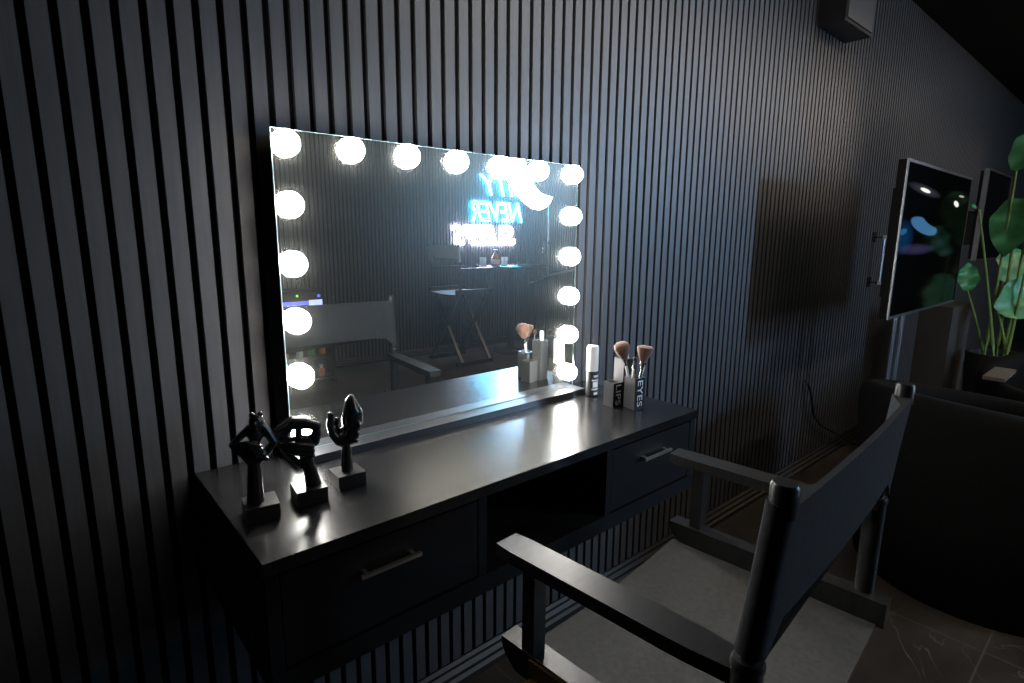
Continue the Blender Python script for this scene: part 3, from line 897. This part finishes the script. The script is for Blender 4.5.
lo.rotation_euler = Vector((1.42 - 3.41, 0 - LY, 1.46 - 1.86)).to_track_quat('-Z', 'Y').to_euler()
bm = bmesh.new(); tube(bm, [(.0, -.03, .02), (.0, -.03, 1.60), (-.02, -.02, 1.655)], .011, 12); obj('pole', bm, M['steel'], cl, smooth=True)
bm = bmesh.new(); tube(bm, [(-.02, -.02, 1.64), (-.12, -.022, 1.62), (-.28, -.022, 1.70)], .007, 10); obj('bracket', bm, M['rubber'], cl, smooth=True)
bm = bmesh.new(); lathe(bm, [(.16, 0), (.16, .012), (.03, .026), (.015, .05)], 28, (0, -.03, 0)); obj('base', bm, M['rubber'], cl, smooth=True)
bm = bmesh.new(); tube(bm, [(.0, -.03, 1.20), (-.10, .02, 1.18), (-.22, .05, 1.15)], .007, 8); obj('phone_arm', bm, M['rubber'], cl, smooth=True)
bm = bmesh.new(); box(bm, -.29, -.255, .04, .052, 1.07, 1.22, Matrix.Rotation(.12, 4, 'Y')); obj('phone_clip', bm, M['silver'], cl)
bm = bmesh.new(); tube(bm, [(-.33, .05, .80), (.0, -.02, .855), (.42, -.06, .90)], .011, 10); obj('tray_bar', bm, M['steel'], cl, smooth=True)

# bar table
TBX, TBY, TBZ = 3.74, -3.63, .955
bt = thing('bar_table', 'tall round black bar table on a single column under the neon sign', 'table', (TBX, TBY, 0))
bm = bmesh.new(); lathe(bm, [(.30, TBZ - .022), (.40, TBZ - .018), (.405, TBZ - .004), (.40, TBZ), (0, TBZ)], 48); obj('table_top', bm, M['desk'], bt, smooth=True)
bm = bmesh.new(); tube(bm, [(0, 0, .02), (0, 0, TBZ - .02)], .035, 20); obj('column', bm, M['rubber'], bt, smooth=True)
bm = bmesh.new(); lathe(bm, [(.2, 0), (.2, .012), (.06, .03), (.036, .05)], 32); obj('base', bm, M['rubber'], bt, smooth=True)
t = thing('liquor_bottle', 'amber bottle with white label on the round bar table', 'bottle', (3.46, -3.56, TBZ))
bm = bmesh.new(); lathe(bm, [(.044, 0), (.048, .004), (.048, .085), (.036, .105), (.02, .125), (.018, .145)], 24); obj('bottle_body', bm, M['amber'], t, smooth=True)
bm = bmesh.new(); lathe(bm, [(.0485, .02), (.0492, .021), (.0492, .07), (.0485, .071)], 24); obj('bottle_label', bm, M['white'], t, smooth=True)
bm = bmesh.new(); lathe(bm, [(.019, .143), (.024, .145), (.024, .172), (.0, .174)], 18); obj('stopper', bm, M['silver'], t, smooth=True)
for (x, y), lab in (((3.385, -3.68), 'clear tumbler on the bar table on the chair side of the amber bottle'), ((3.62, -3.60), 'clear tumbler on the bar table on the lamp side of the amber bottle')):
    bm = bmesh.new(); lathe(bm, [(.032, 0), (.038, .09), (.0358, .09), (.03, .012), (0, .012)], 24)
    o = obj('glass_tumbler', bm, M['clear'], None, (x, y, TBZ + .0005), smooth=True); tag(o, lab, 'glass', 'tumblers on the bar table')

# shelf cabinet with amplifier and small bottles
SX0, SX1, SY0, SY1 = .86, 1.66, -4.03, -3.55
sc = thing('shelf_cabinet', 'low open black shelf cabinet against the far slatted wall', 'cabinet', ((SX0 + SX1) / 2, (SY0 + SY1) / 2, 0))
def spart(name, bx_, m):
    bm = bmesh.new()
    for b in bx_: box(bm, b[0] - (SX0 + SX1) / 2, b[1] - (SX0 + SX1) / 2, b[2] - (SY0 + SY1) / 2, b[3] - (SY0 + SY1) / 2, b[4], b[5])
    return obj(name, bm, m, sc)
spart('side_panel', [(SX0, SX0 + .02, SY0, SY1, 0, .66)], M['deskbody'])
spart('side_panel', [(SX1 - .02, SX1, SY0, SY1, 0, .66)], M['deskbody'])
spart('back_panel', [(SX0 + .02, SX1 - .02, SY0, SY0 + .012, 0, .66)], M['deskbody'])
for z in (.04, .235, .62): spart('shelf', [(SX0 + .02, SX1 - .02, SY0 + .012, SY1 - .005, z, z + .02)], M['deskbody'])
am = thing('amplifier', 'black amplifier with blue display and green light on the shelf cabinet', 'amplifier', (1.38, -3.75, .6605))
bm = bmesh.new(); box(bm, -.22, .22, -.17, .17, .008, .14)
for x in (-.18, .18):
    for y in (-.13, .13): box(bm, x - .015, x + .015, y - .015, y + .015, 0, .009)
obj('case', bm, M['rubber'], am, bevel=.003)
bm = bmesh.new(); box(bm, -.20, .08, .169, .172, .03, .062); o = obj('display', bm, M['led_blue'], am); o['label'] = 'blue lit display'
bm = bmesh.new(); box(bm, .085, .20, .169, .172, .02, .068); o = obj('meter', bm, M['led_pale'], am); o['label'] = 'pale blue lit meter'
bm = bmesh.new(); lathe(bm, [(.009, 0), (.009, .004), (0, .006)], 12, mtx=Matrix.Translation((-.01, .169, .108)) @ Matrix.Rotation(-PI / 2, 4, 'X')); o = obj('power_light', bm, M['led_green'], am); o['label'] = 'green power light'
bm = bmesh.new(); lathe(bm, [(.012, 0), (.012, .012), (0, .013)], 14, mtx=Matrix.Translation((.17, .169, .10)) @ Matrix.Rotation(-PI / 2, 4, 'X')); obj('knob', bm, M['led_blue'], am)
def small_bottle(label, x, z, m):
    t = thing('small_bottle', label, 'bottle', (x, -3.60, z), 0, 'small bottles on the shelf cabinet')
    bm = bmesh.new(); lathe(bm, [(.024, 0), (.026, .003), (.026, .062), (.012, .075)], 18); obj('bottle_body', bm, m, t, smooth=True)
    bm = bmesh.new(); lathe(bm, [(.013, .074), (.014, .076), (.014, .100), (0, .101)], 14); obj('cap', bm, M['white'], t, smooth=True)
for x, m, lab in ((1.16, 'peachp', 'small peach bottle at the lamp-lit end, upper shelf of the low cabinet'), (1.25, 'peachp', 'second small peach bottle, beside the clear one, upper shelf of the low cabinet'),
                  (1.37, 'white', 'small white bottle between peach and green ones on the upper shelf'),
                  (1.475, 'greenp', 'small green bottle on the upper shelf of the low cabinet'), (1.565, 'orangep', 'small orange bottle beside the green one on the upper shelf')):
    small_bottle(lab, x, .2555, M[m])
small_bottle('small white bottle on the lower shelf of the low cabinet', 1.44, .0605, M['white'])
small_bottle('small orange bottle on the lower shelf of the low cabinet', 1.55, .0605, M['orangep'])

# ------------------------------------------------------------------ ceiling lamps out of view; pendants added to light plant, floor, far side
def pendant(label, x, y, L, e, col, wdt=.10, z=2.30):
    t = thing('added_pendant', label, 'lamp', (x, y, z), 0, 'added linear pendant lamps')
    bm = bmesh.new(); box(bm, -L / 2, L / 2, -wdt / 2, wdt / 2, .004, .06); obj('housing', bm, M['rubber'], t, bevel=.004)
    bm = bmesh.new(); box(bm, -L / 2 + .01, L / 2 - .01, -wdt / 2 + .01, wdt / 2 - .01, .0, .0045); obj('diffuser', bm, M['warmtube'], t)
    for s in (-.4, .4):
        bm = bmesh.new(); tube(bm, [(s * L, 0, .06), (s * L, 0, H - z)], .003, 6); obj('cable', bm, M['rubber'], t)
    ld = bpy.data.lights.new('lamp_light', 'AREA'); ld.shape = 'RECTANGLE'; ld.size = L; ld.size_y = wdt
    ld.energy = e; ld.color = col
    lo = bpy.data.objects.new('lamp_light', ld); COL.objects.link(lo); lo.location = (0, 0, -.006); lo.parent = t
    return t
pendant('unseen linear pendant lamp added at the far right end of the room', 5.2, -1.9, 2.0, 15, (1, .76, .55))
pendant('unseen linear pendant lamp added before the far slatted wall', 2.3, -2.3, 1.4, 15, (1., .88, .76))
def wall_washer(label, x, L, e, col, y=-1.0, z=2.46, tilt=33, spread=33):
    """ceiling bar lamp whose long trough is tipped towards the slatted wall"""
    t = thing('wall_washer_lamp', label, 'lamp', (x, y, z), 0, 'wall washer bars under the ceiling')
    R = Matrix.Rotation(math.radians(90 - tilt), 4, 'X')
    bm = bmesh.new()
    for bb in ((-L / 2, L / 2, -.16, .16, .004, .05), (-L / 2, L / 2, -.16, -.154, -.03, .004), (-L / 2, L / 2, .154, .16, -.03, .004)):
        box(bm, *bb, mtx=R)
    obj('housing', bm, M['rubber'], t)
    bm = bmesh.new(); box(bm, -L / 2 + .01, L / 2 - .01, -.153, .153, .0, .0042, mtx=R); obj('diffuser', bm, M['warmtube'], t)
    for s in (-.4, .4):
        bm = bmesh.new(); tube(bm, [(s * L, 0, .02), (s * L, 0, H - z)], .004, 6); obj('hanger', bm, M['rubber'], t)
    ld = bpy.data.lights.new('washer_light', 'AREA'); ld.shape = 'RECTANGLE'; ld.size = L; ld.size_y = .30
    ld.energy = e; ld.color = col; ld.spread = math.radians(spread)
    lo = bpy.data.objects.new('washer_light', ld); COL.objects.link(lo)
    lo.matrix_local = R @ Matrix.Translation((0, 0, -.008)); lo.parent = t
wall_washer('long bar lamp under the ceiling washing the slatted wall above the mirror', 1.75, 2.6, 5.4, (1, .87, .73))
wall_washer('bar lamp under the ceiling washing the slatted wall above the large television', 5.0, 2.4, .9, (1, .74, .56))

# ------------------------------------------------------------------ camera
def camera():
    f, yaw, pitch, roll = 560.89, .7142, .1862, .0077
    cy, sy = math.cos(yaw), math.sin(yaw)
    d = Vector((sy * math.cos(pitch), cy * math.cos(pitch), -math.sin(pitch)))
    r = d.cross(Vector((0, 0, 1))).normalized(); u = r.cross(d)
    c, s = math.cos(roll), math.sin(roll)
    r2 = r * c + u * s; u2 = u * c - r * s
    cd = bpy.data.cameras.new('camera'); cd.sensor_width = 36; cd.lens = f / 1024 * 36
    cd.clip_start = .02; cd.clip_end = 60
    o = bpy.data.objects.new('camera', cd); COL.objects.link(o)
    o.matrix_world = Matrix(((r2.x, u2.x, -d.x, CAMP.x), (r2.y, u2.y, -d.y, CAMP.y), (r2.z, u2.z, -d.z, CAMP.z), (0, 0, 0, 1)))
    SC.camera = o
camera()

w = bpy.data.worlds.new('world'); SC.world = w; w.use_nodes = True
w.node_tree.nodes['Background'].inputs[0].default_value = (.02, .022, .026, 1)
w.node_tree.nodes['Background'].inputs[1].default_value = .2
SC.view_settings.view_transform = 'Standard'
SC.view_settings.look = 'None'
SC.view_settings.gamma = 1
SC.view_settings.use_curve_mapping = False
SC.view_settings.exposure = 0
SC.cycles.use_denoising = True
SC.cycles.sample_clamp_indirect = 25
SC.cycles.max_bounces = 12
SC.cycles.glossy_bounces = 8
